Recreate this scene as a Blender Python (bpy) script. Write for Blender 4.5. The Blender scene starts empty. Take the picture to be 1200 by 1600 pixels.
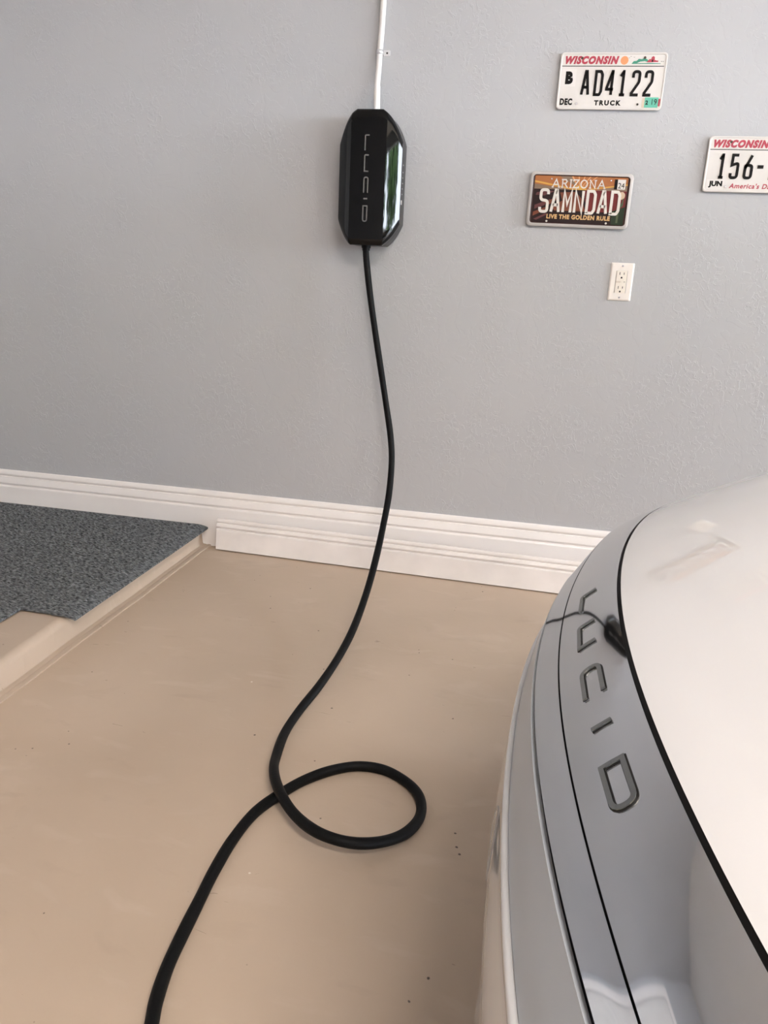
import bpy, math, random
import numpy as np
from mathutils import Matrix, Vector

random.seed(4)
rng = np.random.default_rng(7)
S = bpy.context.scene
COL = S.collection

# ------------------------------------------------------------------ camera
F_PX = 1212.02
CAM = np.array([0.4340, -2.6549, 1.0055])
YAW, PITCH, ROLL = -0.19241, 0.28914, 0.04816
def cam_axes():
    cy, sy, cp, sp = math.cos(YAW), math.sin(YAW), math.cos(PITCH), math.sin(PITCH)
    f = np.array([sy*cp, cy*cp, -sp]); r = np.array([cy, -sy, 0.0]); u = np.cross(r, f)
    cr, sr = math.cos(ROLL), math.sin(ROLL)
    return cr*r+sr*u, -sr*r+cr*u, f
_r, _u, _f = cam_axes()
cd = bpy.data.cameras.new('camera')
cd.sensor_fit = 'HORIZONTAL'; cd.sensor_width = 36.0
cd.lens = 36.0*F_PX/1200.0
cd.clip_start = 0.02; cd.clip_end = 500
cam = bpy.data.objects.new('camera', cd); COL.objects.link(cam)
cam.matrix_world = Matrix(((_r[0], _u[0], -_f[0], CAM[0]), (_r[1], _u[1], -_f[1], CAM[1]), (_r[2], _u[2], -_f[2], CAM[2]), (0, 0, 0, 1)))
S.camera = cam

# ------------------------------------------------------------------ sky, exposure
EXPOSURE = 3.68
# bright, evenly hazy daytime sky (no direct sun reaches the door opening)
W = bpy.data.worlds.new('sky'); S.world = W; W.use_nodes = True
bg = W.node_tree.nodes['Background']; bg.inputs['Color'].default_value = (0.80, 0.88, 1.0, 1.0); bg.inputs['Strength'].default_value = 3.9

ROOM_X0, ROOM_X1, ROOM_Y1, ROOM_H = -3.9, 5.85, -6.6, 2.9
DOOR_Y0, DOOR_Y1, DOOR_H = -0.28, -6.3, 2.4
pd = bpy.data.lights.new('door_daylight_portal', 'AREA'); pd.shape = 'RECTANGLE'; pd.size = DOOR_H; pd.size_y = DOOR_Y0-DOOR_Y1
pd.cycles.is_portal = True
po = bpy.data.objects.new('door_daylight_portal', pd); COL.objects.link(po)
po.location = (ROOM_X1+0.01, (DOOR_Y0+DOOR_Y1)/2, DOOR_H/2); po.rotation_euler = (0, math.radians(90), 0)

S.view_settings.view_transform = 'Standard'; S.view_settings.look = 'None'
S.view_settings.exposure = EXPOSURE; S.view_settings.gamma = 1.0; S.view_settings.use_curve_mapping = False
S.cycles.use_denoising = True
S.cycles.max_bounces = 7; S.cycles.diffuse_bounces = 4; S.cycles.glossy_bounces = 4
S.cycles.use_adaptive_sampling = True; S.cycles.adaptive_threshold = 0.09
S.cycles.sample_clamp_indirect = 1.5
S.cycles.caustics_reflective = False; S.cycles.caustics_refractive = False

# ------------------------------------------------------------------ materials
def srgb(h):
    if isinstance(h, str):
        h = [int(h[i:i+2], 16) for i in (0, 2, 4)]
    out = []
    for c in h:
        c = c/255.0
        out.append(c/12.92 if c <= 0.04045 else ((c+0.055)/1.055)**2.4)
    return tuple(out)+(1.0,)
def setin(n, **kw):
    for k, v in kw.items():
        k = k.replace('_', ' ')
        if k in n.inputs: n.inputs[k].default_value = v
MATS = {}
def mat(name, col, rough=0.5, metal=0.0, coat=0.0, coat_rough=0.03, spec=0.5, noise=None, bump=None, emit=None, ior=1.5):
    """noise=(scale, amount): soft colour variation; bump=(scale, strength, detail)"""
    if name in MATS: return MATS[name]
    if 'print' in name: spec = 0.2
    m = bpy.data.materials.new(name); m.use_nodes = True
    t = m.node_tree; b = t.nodes['Principled BSDF']
    c = srgb(col) if isinstance(col, str) else tuple(col)+(1.0,)*(4-len(col))
    b.inputs['Base Color'].default_value = c
    setin(b, Roughness=rough, Metallic=metal, Specular_IOR_Level=spec, Coat_Weight=coat, Coat_Roughness=coat_rough, IOR=ior)
    tc = t.nodes.new('ShaderNodeTexCoord')
    if noise is None: noise = (9.0, 0.05)
    n = t.nodes.new('ShaderNodeTexNoise'); n.inputs['Scale'].default_value = noise[0]; n.inputs['Detail'].default_value = 5
    t.links.new(tc.outputs['Object'], n.inputs['Vector'])
    mr = t.nodes.new('ShaderNodeMapRange'); mr.inputs[1].default_value = 0.3; mr.inputs[2].default_value = 0.7
    mr.inputs[3].default_value = 1-noise[1]; mr.inputs[4].default_value = 1+noise[1]*0.5
    t.links.new(n.outputs['Fac'], mr.inputs[0])
    mx = t.nodes.new('ShaderNodeMix'); mx.data_type = 'RGBA'; mx.blend_type = 'MULTIPLY'; mx.inputs[0].default_value = 1.0
    mx.inputs[6].default_value = c
    t.links.new(mr.outputs[0], mx.inputs[7]); t.links.new(mx.outputs[2], b.inputs['Base Color'])
    if bump:
        bn = t.nodes.new('ShaderNodeTexNoise'); bn.inputs['Scale'].default_value = bump[0]; bn.inputs['Detail'].default_value = bump[2] if len(bump) > 2 else 3
        t.links.new(tc.outputs['Object'], bn.inputs['Vector'])
        bu = t.nodes.new('ShaderNodeBump'); bu.inputs['Strength'].default_value = bump[1]; bu.inputs['Distance'].default_value = 0.002
        t.links.new(bn.outputs['Fac'], bu.inputs['Height']); t.links.new(bu.outputs[0], b.inputs['Normal'])
    if emit:
        b.inputs['Emission Color'].default_value = emit[0]; b.inputs['Emission Strength'].default_value = emit[1]
    MATS[name] = m
    return m


def wall_material():
    m = bpy.data.materials.new('textured grey wall paint'); m.use_nodes = True
    t = m.node_tree; b = t.nodes['Principled BSDF']; L = t.links
    setin(b, Roughness=0.42, Specular_IOR_Level=0.35)
    tc = t.nodes.new('ShaderNodeTexCoord')
    n1 = t.nodes.new('ShaderNodeTexNoise'); setin(n1, Scale=1.7, Detail=3)
    L.new(tc.outputs['Object'], n1.inputs['Vector'])
    r1 = t.nodes.new('ShaderNodeValToRGB')
    r1.color_ramp.elements[0].position = .3; r1.color_ramp.elements[0].color = (0.470, 0.474, 0.490, 1)
    r1.color_ramp.elements[1].position = .7; r1.color_ramp.elements[1].color = (0.492, 0.492, 0.503, 1)
    L.new(n1.outputs['Fac'], r1.inputs[0]); L.new(r1.outputs[0], b.inputs['Base Color'])
    # trowelled plaster: patches of small ridges over a smooth ground
    mp = t.nodes.new('ShaderNodeMapping'); mp.inputs['Scale'].default_value = (1.0, 1.0, 0.8)
    L.new(tc.outputs['Object'], mp.inputs[0])
    w = t.nodes.new('ShaderNodeTexNoise'); setin(w, Scale=17.0, Detail=3, Distortion=1.0)
    L.new(mp.outputs[0], w.inputs['Vector'])
    sh = t.nodes.new('ShaderNodeMapRange'); sh.interpolation_type = 'SMOOTHSTEP'
    sh.inputs[1].default_value = .50; sh.inputs[2].default_value = .53
    L.new(w.outputs['Fac'], sh.inputs[0])
    f = t.nodes.new('ShaderNodeTexNoise'); setin(f, Scale=42.0, Detail=3, Distortion=1.8)
    L.new(mp.outputs[0], f.inputs['Vector'])
    fs = t.nodes.new('ShaderNodeMapRange'); fs.inputs[1].default_value = .55; fs.inputs[2].default_value = .585
    L.new(f.outputs['Fac'], fs.inputs[0])
    pt = t.nodes.new('ShaderNodeTexNoise'); setin(pt, Scale=5.0, Detail=2)
    L.new(tc.outputs['Object'], pt.inputs['Vector'])
    ps = t.nodes.new('ShaderNodeMapRange'); ps.inputs[1].default_value = .43; ps.inputs[2].default_value = .60
    L.new(pt.outputs['Fac'], ps.inputs[0])
    mu = t.nodes.new('ShaderNodeMath'); mu.operation = 'MULTIPLY'
    L.new(fs.outputs[0], mu.inputs[0]); L.new(ps.outputs[0], mu.inputs[1])
    ad = t.nodes.new('ShaderNodeMath'); ad.operation = 'MULTIPLY_ADD'; ad.inputs[1].default_value = .22
    L.new(sh.outputs[0], ad.inputs[0]); L.new(mu.outputs[0], ad.inputs[2])
    bu = t.nodes.new('ShaderNodeBump'); setin(bu, Strength=0.6, Distance=0.0011)
    L.new(ad.outputs[0], bu.inputs['Height']); L.new(bu.outputs[0], b.inputs['Normal'])
    return m

def floor_material(name='painted beige concrete', c0=(0.495, 0.388, 0.292), c1=(0.545, 0.430, 0.328), rough=0.5):
    m = bpy.data.materials.new(name); m.use_nodes = True
    t = m.node_tree; b = t.nodes['Principled BSDF']; L = t.links
    setin(b, Roughness=rough, Specular_IOR_Level=0.35)
    tc = t.nodes.new('ShaderNodeTexCoord')
    def noise(scale, detail=4, dist=0.0, mapping=None):
        n = t.nodes.new('ShaderNodeTexNoise'); setin(n, Scale=scale, Detail=detail, Distortion=dist)
        if mapping:
            mp = t.nodes.new('ShaderNodeMapping'); mp.inputs['Scale'].default_value = mapping; mp.inputs['Rotation'].default_value = (0, 0, .2)
            L.new(tc.outputs['Object'], mp.inputs[0]); L.new(mp.outputs[0], n.inputs['Vector'])
        else: L.new(tc.outputs['Object'], n.inputs['Vector'])
        return n
    def ramp(src, a, b_):
        r = t.nodes.new('ShaderNodeMapRange'); r.inputs[1].default_value = a; r.inputs[2].default_value = b_
        L.new(src, r.inputs[0]); return r.outputs[0]
    def mix(fac, ca, cb):
        x = t.nodes.new('ShaderNodeMix'); x.data_type = 'RGBA'
        L.new(fac, x.inputs[0])
        for i, c in ((6, ca), (7, cb)):
            if isinstance(c, tuple): x.inputs[i].default_value = c+(1,)
            else: L.new(c, x.inputs[i])
        return x.outputs[2]
    def mul(a, b_):
        x = t.nodes.new('ShaderNodeMath'); x.operation = 'MULTIPLY'
        for i, c in ((0, a), (1, b_)):
            if isinstance(c, (int, float)): x.inputs[i].default_value = c
            else: L.new(c, x.inputs[i])
        return x.outputs[0]
    col = mix(ramp(noise(2.2, 4, .4).outputs['Fac'], .32, .68), c0, c1)
    col = mix(mul(ramp(noise(6, 5, .6, (1, 2.2, 1)).outputs['Fac'], .58, .75), .35), col, (0.63, 0.52, 0.42))
    # faint grey scuffs
    sc = mul(ramp(noise(7, 6, .5, (1, 1.8, 1)).outputs['Fac'], .62, .74), .30)
    col = mix(sc, col, (0.40, 0.31, 0.235))
    # hairline scratches
    hs = mul(ramp(noise(15, 2, 1.8, (.8, 3.2, 1)).outputs['Fac'], .755, .775), .55)
    col = mix(hs, col, (0.25, 0.19, 0.145))
    # specks
    def specks(scale, thr, dens, colr):
        nonlocal col
        v = t.nodes.new('ShaderNodeTexVoronoi'); v.inputs['Scale'].default_value = scale; v.inputs['Randomness'].default_value = 1.0
        nd = noise(60, 2); wv = t.nodes.new('ShaderNodeVectorMath'); wv.operation = 'MULTIPLY_ADD'; wv.inputs[1].default_value = (.006, .006, 0)
        L.new(nd.outputs['Color'], wv.inputs[0]); L.new(tc.outputs['Object'], wv.inputs[2]); L.new(wv.outputs[0], v.inputs['Vector'])
        near = ramp(v.outputs['Distance'], thr, thr*.6)
        sp = t.nodes.new('ShaderNodeSeparateColor'); L.new(v.outputs['Color'], sp.inputs[0])
        on = t.nodes.new('ShaderNodeMath'); on.operation = 'LESS_THAN'; on.inputs[1].default_value = dens; L.new(sp.outputs[0], on.inputs[0])
        col = mix(mul(near, on.outputs[0]), col, colr)
    specks(14, .045, .42, (0.10, 0.075, 0.06))
    specks(9, .028, .22, (0.72, 0.66, 0.58))
    specks(30, .07, .16, (0.14, 0.11, 0.09))
    L.new(col, b.inputs['Base Color'])
    bu = t.nodes.new('ShaderNodeBump'); setin(bu, Strength=.35, Distance=.002)
    L.new(noise(22, 5).outputs['Fac'], bu.inputs['Height']); L.new(bu.outputs[0], b.inputs['Normal'])
    return m

M_WALL = wall_material()
M_WALL2 = mat('plain grey wall paint', (0.478, 0.480, 0.494), 0.45, noise=(2, .02))
M_FLOOR = floor_material()
M_STEP = floor_material('painted beige step', (0.455, 0.36, 0.278), (0.50, 0.398, 0.31), 0.5)
M_TRIM = mat('off white gloss trim paint', (0.89, 0.845, 0.815), 0.35, noise=(6, .03), bump=(40, .06))
M_TRIM2 = mat('scuffed white board paint', (0.84, 0.785, 0.75), 0.4, noise=(7, .09), bump=(30, .10))
M_CEIL = mat('white ceiling paint', (0.74, 0.725, 0.71), 0.8, noise=(2, .02), bump=(50, .2))
M_WHITE = mat('white door paint', (0.80, 0.77, 0.74), 0.35)
M_BLACKGLOSS = mat('gloss black plastic', (0.004, 0.004, 0.0042), 0.04, spec=0.27, noise=(4, .02))
M_GREYPL = mat('dark grey plastic', (0.030, 0.027, 0.029), 0.45, bump=(300, .08))
M_RUBBER = mat('black rubber cable', (0.0030, 0.0030, 0.0031), 0.55, spec=0.16, noise=(40, .2), bump=(260, .12))
M_LOGO = mat('grey logo print', (0.16, 0.155, 0.15), 0.4)
M_CONDUIT = mat('white painted conduit', (0.80, 0.78, 0.76), 0.4, noise=(20, .05))
M_STEEL = mat('galvanized steel', (0.62, 0.62, 0.64), 0.25, metal=1.0, noise=(60, .1))
M_DARK = mat('dark screw hole', (0.02, 0.018, 0.016), 0.6)
M_OUTLET = mat('ivory white outlet plastic', (0.86, 0.80, 0.745), 0.3, noise=(9, .02))
M_RECEPT = mat('cream receptacle plastic', (0.86, 0.79, 0.70), 0.32, noise=(9, .02))
M_PLATE = mat('reflective white licence plate sheet', (0.70, 0.66, 0.625), 0.4, noise=(14, .06))
M_INKBLACK = mat('black plate ink', (0.006, 0.005, 0.005), 0.5, spec=0.15)
M_INKRED = mat('crimson plate ink', (0.43, 0.030, 0.060), 0.45)
M_INKORANGE = mat('orange plate ink', (0.80, 0.30, 0.12), 0.45)
M_INKGREEN = mat('teal green plate ink', (0.03, 0.26, 0.17), 0.45)
M_STGREEN = mat('mint green sticker', (0.10, 0.47, 0.34), 0.4)
M_CARWHITE = mat('white pearl car paint', (0.655, 0.643, 0.642), 0.5, spec=0.0, coat=1.0, coat_rough=0.01, noise=(3, .01))
MATS['white pearl car paint'].node_tree.nodes['Principled BSDF'].inputs['Coat IOR'].default_value = 1.65
M_CARGREY = mat('polished grey metallic nose paint', (0.70, 0.70, 0.715), 0.05, metal=1.0, coat=0.25, coat_rough=0.01, noise=(3, .01))
M_CARLENS = mat('satin grey light lens', (0.49, 0.52, 0.56), 0.4, metal=0.0, spec=0.2, coat=0.12, coat_rough=0.03, noise=(3, .02))
M_LETTER = mat('dark chrome letter', (0.30, 0.305, 0.295), 0.25, metal=1.0, noise=(30, .04))
M_GAP = mat('black rubber seal', (0.006, 0.005, 0.005), 0.6)
M_TYRE = mat('tyre rubber', (0.015, 0.015, 0.016), 0.8)
M_GLASS = mat('dark tinted glass', (0.01, 0.012, 0.014), 0.03, coat=1.0)

# ------------------------------------------------------------------ mesh helpers
def mesh_obj(name, verts, faces, m, parent=None, smooth=False, sharp=None):
    me = bpy.data.meshes.new(name)
    me.from_pydata([tuple(map(float, v)) for v in verts], [], [tuple(int(i) for i in f) for f in faces])
    me.validate(); me.update()
    if m is not None: me.materials.append(m)
    if smooth:
        for p in me.polygons: p.use_smooth = True
        if sharp is not None:
            try: me.set_sharp_from_angle(angle=math.radians(sharp))
            except Exception: pass
    o = bpy.data.objects.new(name, me); COL.objects.link(o)
    if parent is not None: o.parent = parent
    return o
def tag(o, label, cat=None, group=None, kind=None):
    o['label'] = label
    if cat: o['category'] = cat
    if group: o['group'] = group
    if kind: o['kind'] = kind
    return o
def thing(name, label, cat, loc=(0, 0, 0), rot=(0, 0, 0), group=None, kind=None):
    o = bpy.data.objects.new(name, None); COL.objects.link(o)
    o.empty_display_size = .05; o.location = loc; o.rotation_euler = rot
    return tag(o, label, cat, group, kind)
class MB:
    def __init__(s): s.v = []; s.f = []
    def add(s, v, f):
        n = len(s.v); s.v += [tuple(map(float, p)) for p in v]; s.f += [tuple(int(i)+n for i in q) for q in f]; return s
    def box(s, a, b):
        x0, y0, z0 = a; x1, y1, z1 = b
        x0, x1 = min(x0, x1), max(x0, x1); y0, y1 = min(y0, y1), max(y0, y1); z0, z1 = min(z0, z1), max(z0, z1)
        v = [(x0, y0, z0), (x1, y0, z0), (x1, y1, z0), (x0, y1, z0), (x0, y0, z1), (x1, y0, z1), (x1, y1, z1), (x0, y1, z1)]
        return s.add(v, [(0, 3, 2, 1), (4, 5, 6, 7), (0, 1, 5, 4), (1, 2, 6, 5), (2, 3, 7, 6), (3, 0, 4, 7)])
    def grid(s, P, closed_u=False, flip=False):
        """P: array (n, m, 3)"""
        n, m_ = P.shape[:2]; f = []
        for i in range(n-1 if not closed_u else n):
            for j in range(m_-1):
                a, b, c, d = i*m_+j, ((i+1) % n)*m_+j, ((i+1) % n)*m_+j+1, i*m_+j+1
                f.append((a, d, c, b) if flip else (a, b, c, d))
        return s.add(P.reshape(-1, 3), f)
    def prism(s, poly, y0, y1):
        """poly in (x, z), counter-clockwise seen from -Y; extruded from y0 (front, smaller y) to y1"""
        n = len(poly)
        v = [(x, y0, z) for x, z in poly]+[(x, y1, z) for x, z in poly]
        f = [tuple(range(n)), tuple(range(2*n-1, n-1, -1))]+[(i, i+n, (i+1) % n+n, (i+1) % n) for i in range(n)]
        return s.add(v, f)
    def cyl(s, c, axis, r, h, n=16, r2=None):
        r2 = r if r2 is None else r2
        a = np.array(axis, float); a /= np.linalg.norm(a)
        p = np.cross(a, (0, 0, 1) if abs(a[2]) < .9 else (1, 0, 0)); p /= np.linalg.norm(p); q = np.cross(a, p); c = np.array(c, float)
        v = [c+r*(math.cos(k)*p+math.sin(k)*q) for k in np.arange(n)*2*math.pi/n]+[c+a*h+r2*(math.cos(k)*p+math.sin(k)*q) for k in np.arange(n)*2*math.pi/n]
        f = [tuple(range(n-1, -1, -1)), tuple(range(n, 2*n))]+[(i, (i+1) % n, (i+1) % n+n, i+n) for i in range(n)]
        return s.add(v, f)
    def build(s, name, m, parent=None, smooth=False, sharp=None): return mesh_obj(name, s.v, s.f, m, parent, smooth, sharp)

def bevel(o, w=.003, seg=2):
    b = o.modifiers.new('bevel', 'BEVEL'); b.width = w; b.segments = seg; b.limit_method = 'ANGLE'; b.angle_limit = math.radians(35)
    return o
def catmull(P, n=8):
    P = np.asarray(P, float); out = []
    Q = np.vstack([2*P[0]-P[1], P, 2*P[-1]-P[-2]])
    for i in range(1, len(Q)-2):
        p0, p1, p2, p3 = Q[i-1], Q[i], Q[i+1], Q[i+2]
        for k in range(n):
            t = k/n
            out.append(.5*((2*p1)+(-p0+p2)*t+(2*p0-5*p1+4*p2-p3)*t*t+(-p0+3*p1-3*p2+p3)*t**3))
    out.append(Q[-2]); return np.array(out)
def tube_mesh(path, rad, n=16, caps=True):
    path = np.asarray(path, float); N = len(path)
    rad = np.full(N, rad) if np.isscalar(rad) else np.asarray(rad)
    T = np.gradient(path, axis=0); T /= np.linalg.norm(T, axis=1)[:, None]
    up = np.array([1.0, 0, 0]) if abs(T[0][0]) < .9 else np.array([0, 1.0, 0])
    nrm = np.cross(T[0], np.cross(up, T[0])); nrm /= np.linalg.norm(nrm)
    ang = np.arange(n)*2*math.pi/n; rings = []
    for i in range(N):
        nrm = nrm-T[i]*(nrm@T[i]); nrm /= np.linalg.norm(nrm); b = np.cross(T[i], nrm)
        rings.append(path[i]+rad[i]*(np.cos(ang)[:, None]*nrm+np.sin(ang)[:, None]*b))
    v = np.concatenate(rings); f = []
    for i in range(N-1):
        for j in range(n):
            k = (j+1) % n; f.append((i*n+j, i*n+k, (i+1)*n+k, (i+1)*n+j))
    if caps: f.append(tuple(range(n-1, -1, -1))); f.append(tuple(range((N-1)*n, N*n)))
    return v, f
def round_rect(w, h, r, n=6, cx=0, cz=0):
    pts = []
    for (sx, sz, a0) in ((1, 1, 0), (-1, 1, 90), (-1, -1, 180), (1, -1, 270)):
        for k in range(n+1):
            a = math.radians(a0+90*k/n); pts.append((cx+sx*(w/2-r)+r*math.cos(a), cz+sz*(h/2-r)+r*math.sin(a)))
    return pts
# --- stroke lettering: polylines with filleted corners, drawn as flat ribbons
def fillet(pts, rr, n=5):
    pts = [np.array(p, float) for p in pts]; rr = [0]+list(rr)+[0] if len(rr) == len(pts)-2 else list(rr)
    out = []
    for i, p in enumerate(pts):
        if i in (0, len(pts)-1) or rr[i] <= 0: out.append(p); continue
        a, b = pts[i-1]-p, pts[i+1]-p; la, lb = np.linalg.norm(a), np.linalg.norm(b); a /= la; b /= lb
        d = min(rr[i], la*.5 if i > 1 else la*.98, lb*.5 if i < len(pts)-2 else lb*.98)
        for k in range(n+1):
            t = k/n; out.append((1-t)**2*(p+a*d)+2*t*(1-t)*p+t*t*(p+b*d))
    res = [out[0]]
    for p in out[1:]:
        if np.linalg.norm(p-res[-1]) > 1e-6: res.append(p)
    return np.array(res)
def ribbon(pts, w, closed=False):
    """left and right outlines of a polyline stroke with mitred joints"""
    P = np.asarray(pts, float); n = len(P); Lf, Rt = [], []
    for i in range(n):
        if closed: a, b = P[i]-P[i-1], P[(i+1) % n]-P[i]
        else: a = P[i]-P[i-1] if i else P[1]-P[0]; b = P[i+1]-P[i] if i < n-1 else P[-1]-P[-2]
        a = a/np.linalg.norm(a); b = b/np.linalg.norm(b)
        na, nb = np.array([-a[1], a[0]]), np.array([-b[1], b[0]]); m_ = na+nb; l = np.linalg.norm(m_)
        m_ = na if l < 1e-6 else m_/l
        k = min(1/max(m_@na, .35), 2.2)
        Lf.append(P[i]+m_*w/2*k); Rt.append(P[i]-m_*w/2*k)
    return np.array(Lf), np.array(Rt)
GLYPH = {
 'A': [([(0, 0), (.42, 1), (.58, 1), (1, 0)], (0, 0)), ([(.17, .32), (.83, .32)], ())],
 'D': [([(.02, 0), (.02, 1), (.75, 1), (.98, .85), (.98, .15), (.75, 0), (.02, 0), (.02, .02)], (0, .1, .1, .1, .1, 0))],
 '4': [([(.72, 0), (.72, 1), (.66, 1), (0, .28), (0, .24), (1, .24)], (0, 0, 0, 0))],
 '1': [([(.12, .80), (.5, 1), (.52, 1), (.52, 0)], (0, 0)), ([(.12, 0), (.92, 0)], ())],
 '2': [([(.02, .74), (.02, 1), (.96, 1), (.96, .56), (0, .08), (0, 0), (1, 0)], (.42, .42, .22, 0, 0))],
 '5': [([(.92, 1), (.1, 1), (.06, .55), (.96, .66), (.98, 0), (.02, 0), (.02, .2)], (0, 0, .4, .42, .35))],
 '6': [([(.82, 1), (.02, .42), (.02, 0), (.98, 0), (.98, .56), (.04, .56), (.03, .40)], (.3, .40, .40, .40, .25))],
 '-': [([(.0, .5), (1, .5)], ())],
 'E': [([(.98, 1), (.04, 1), (.04, 0), (.98, 0)], (0, 0)), ([(.04, .52), (.8, .52)], ())],
 'S': [([(.98, .80), (.98, 1), (.03, 1), (.03, .54), (.97, .50), (.97, 0), (.02, 0), (.02, .2)], (.36, .36, .36, .36, .36, .36))],
 'M': [([(.02, 0), (.02, 1), (.5, .36), (.98, 1), (.98, 0)], (0, 0, 0))],
 'N': [([(.02, 0), (.02, 1), (.98, 0), (.98, 1)], (0, 0))],
 # wide wordmark letters
 'wL': [([(0, 1), (0, 0), (1, 0)], (.25,))],
 'wU': [([(0, 1), (0, 0), (1, 0), (1, 1)], (.25, 0))],
 'wC': [([(1, 1), (.0, 1), (.0, 0), (1, 0)], (.55, .55))],
 'wI': [([(.5, 0), (.5, 1)], ())],
 'wD': [([(0, .5), (0, 1), (1, 1), (1, 0), (0, 0), (0, .49)], (0, .55, .55, 0))],
}
def glyph_mesh(ch, w, h, sw, depth, mb, ox=0, oz=0, y=0.0, shear=0.0, back=0.0):
    """adds glyph strokes (centre-lines fill w x h) as raised ribbons; local frame x right, z up, -y out"""
    for pts, rr in GLYPH[ch]:
        q = [(p[0]*w, p[1]*h) for p in pts]; rr = [r_*min(w, h)*1.0 for r_ in rr]
        P = fillet(q, rr) if len(q) > 2 else np.array(q)
        A, B = ribbon(P, sw)
        if shear:
            A[:, 0] += A[:, 1]*shear; B[:, 0] += B[:, 1]*shear
        n = len(P); v = []
        for (arr, yy) in ((A, y-depth), (B, y-depth), (A, y+back), (B, y+back)):
            v += [(ox+p[0], yy, oz+p[1]) for p in arr]
        f = []
        for i in range(n-1):
            f += [(i, n+i, n+i+1, i+1), (i, i+1, 2*n+i+1, 2*n+i), (n+i, 3*n+i, 3*n+i+1, n+i+1)]
        f += [(0, 2*n, 3*n, n), (n-1, 2*n-1, 4*n-1, 3*n-1)]
        mb.add(v, f)
    return mb
def text_obj(name, s, cx, cz, w, h, y, m, parent, shear=0.0, bold=0.0, depth=.0004, spacing=1.0):
    """flat printed lettering fitted to a w x h box centred at (cx, cz), facing -Y"""
    cu = bpy.data.curves.new(name, 'FONT'); cu.body = s; cu.size = 1.0; cu.shear = shear; cu.offset = bold; cu.extrude = .02; cu.space_character = spacing
    cu.resolution_u = 3
    o = bpy.data.objects.new(name+'_tmp', cu); COL.objects.link(o)
    dg = bpy.context.evaluated_depsgraph_get(); me = bpy.data.meshes.new_from_object(o.evaluated_get(dg))
    bpy.data.objects.remove(o); bpy.data.curves.remove(cu)
    co = np.empty(len(me.vertices)*3); me.vertices.foreach_get('co', co); co = co.reshape(-1, 3)
    lo, hi = co.min(0), co.max(0)
    X = (co[:, 0]-lo[0])/(hi[0]-lo[0])*w-w/2+cx; Z = (co[:, 1]-lo[1])/(hi[1]-lo[1])*h-h/2+cz
    Y = y-(co[:, 2]-lo[2])/(hi[2]-lo[2])*depth
    me.vertices.foreach_set('co', np.stack([X, Y, Z], -1).ravel()); me.update()
    me.materials.clear(); me.materials.append(m); me.name = name
    o = bpy.data.objects.new(name, me); COL.objects.link(o); o.parent = parent
    return o

# ------------------------------------------------------------------ the room
def boxobj(name, a, b, m, label, cat, kind='structure', parent=None, bev=0):
    o = MB().box(a, b).build(name, m, parent)
    if parent is None: tag(o, label, cat, kind=kind)
    if bev: bevel(o, bev)
    return o
T = .15
STEP_X, STEP_H = -0.785, 0.072
boxobj('floor', (STEP_X-.02, ROOM_Y1, -T), (ROOM_X1+.3, 0.0, 0), M_FLOOR, 'painted beige concrete garage floor', 'floor')
boxobj('wall_back', (ROOM_X0-T, 0, -T), (ROOM_X1+T, T, ROOM_H+T), M_WALL, 'pale grey textured garage wall carrying the charger and plates', 'wall')
boxobj('wall_front', (ROOM_X0-T, ROOM_Y1-T, -T), (ROOM_X1+T, ROOM_Y1, ROOM_H+T), M_WALL2, 'pale grey garage wall behind the viewer', 'wall')
boxobj('ceiling', (ROOM_X0-T, ROOM_Y1-T, ROOM_H), (ROOM_X1+T, T, ROOM_H+T), M_CEIL, 'white garage ceiling', 'ceiling')
# left wall with the doorway into the house, hard against the corner
HD_Y0, HD_Y1, HD_H = -0.16, -1.02, STEP_H+2.05
wl = MB()
wl.box((ROOM_X0-T, HD_Y0, -T), (ROOM_X0, 0, ROOM_H)); wl.box((ROOM_X0-T, ROOM_Y1, -T), (ROOM_X0, HD_Y1, ROOM_H)); wl.box((ROOM_X0-T, HD_Y1, HD_H), (ROOM_X0, HD_Y0, ROOM_H))
tag(wl.build('wall_left', M_WALL2), 'grey wall with the house doorway', 'wall', kind='structure')
dr = thing('door_1', 'white panelled door into the house', 'door', (ROOM_X0-.04, HD_Y0, STEP_H), kind='structure')
MB().box((-.04, 0, 0), (0, HD_Y1-HD_Y0, 2.05)).build('door_leaf', M_WHITE, dr)
for (z0, z1) in ((.2, .9), (1.05, 1.9)):
    for (y0, y1) in ((-.10, -.40), (-.47, -.77)):
        bevel(MB().box((0, y0, z0), (.012, y1, z1)).build('door_panel', M_WHITE, dr), .008)
fr = MB(); fr.box((.04, .09, 0), (.065, 0, 2.14)); fr.box((.04, HD_Y1-HD_Y0, 0), (.065, HD_Y1-HD_Y0-.09, 2.14)); fr.box((.04, 0, 2.05), (.065, HD_Y1-HD_Y0, 2.14))
bevel(fr.build('door_frame', M_TRIM, dr), .006)
k = MB().cyl((0, -.78, .98), (1, 0, 0), .012, .05, 12); k.cyl((.05, -.78, .98), (1, 0, 0), .028, .03, 16, .022)
k.build('door_knob', M_STEEL, dr, True, 40)
# right wall with the wide garage door opening
wr = MB()
wr.box((ROOM_X1, DOOR_Y0, -T), (ROOM_X1+T, 0, ROOM_H)); wr.box((ROOM_X1, ROOM_Y1, -T), (ROOM_X1+T, DOOR_Y1, ROOM_H)); wr.box((ROOM_X1, DOOR_Y1, DOOR_H), (ROOM_X1+T, DOOR_Y0, ROOM_H))
tag(wr.build('wall_right', M_WALL2), 'grey wall around the wide garage door opening', 'wall', kind='structure')
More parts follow.
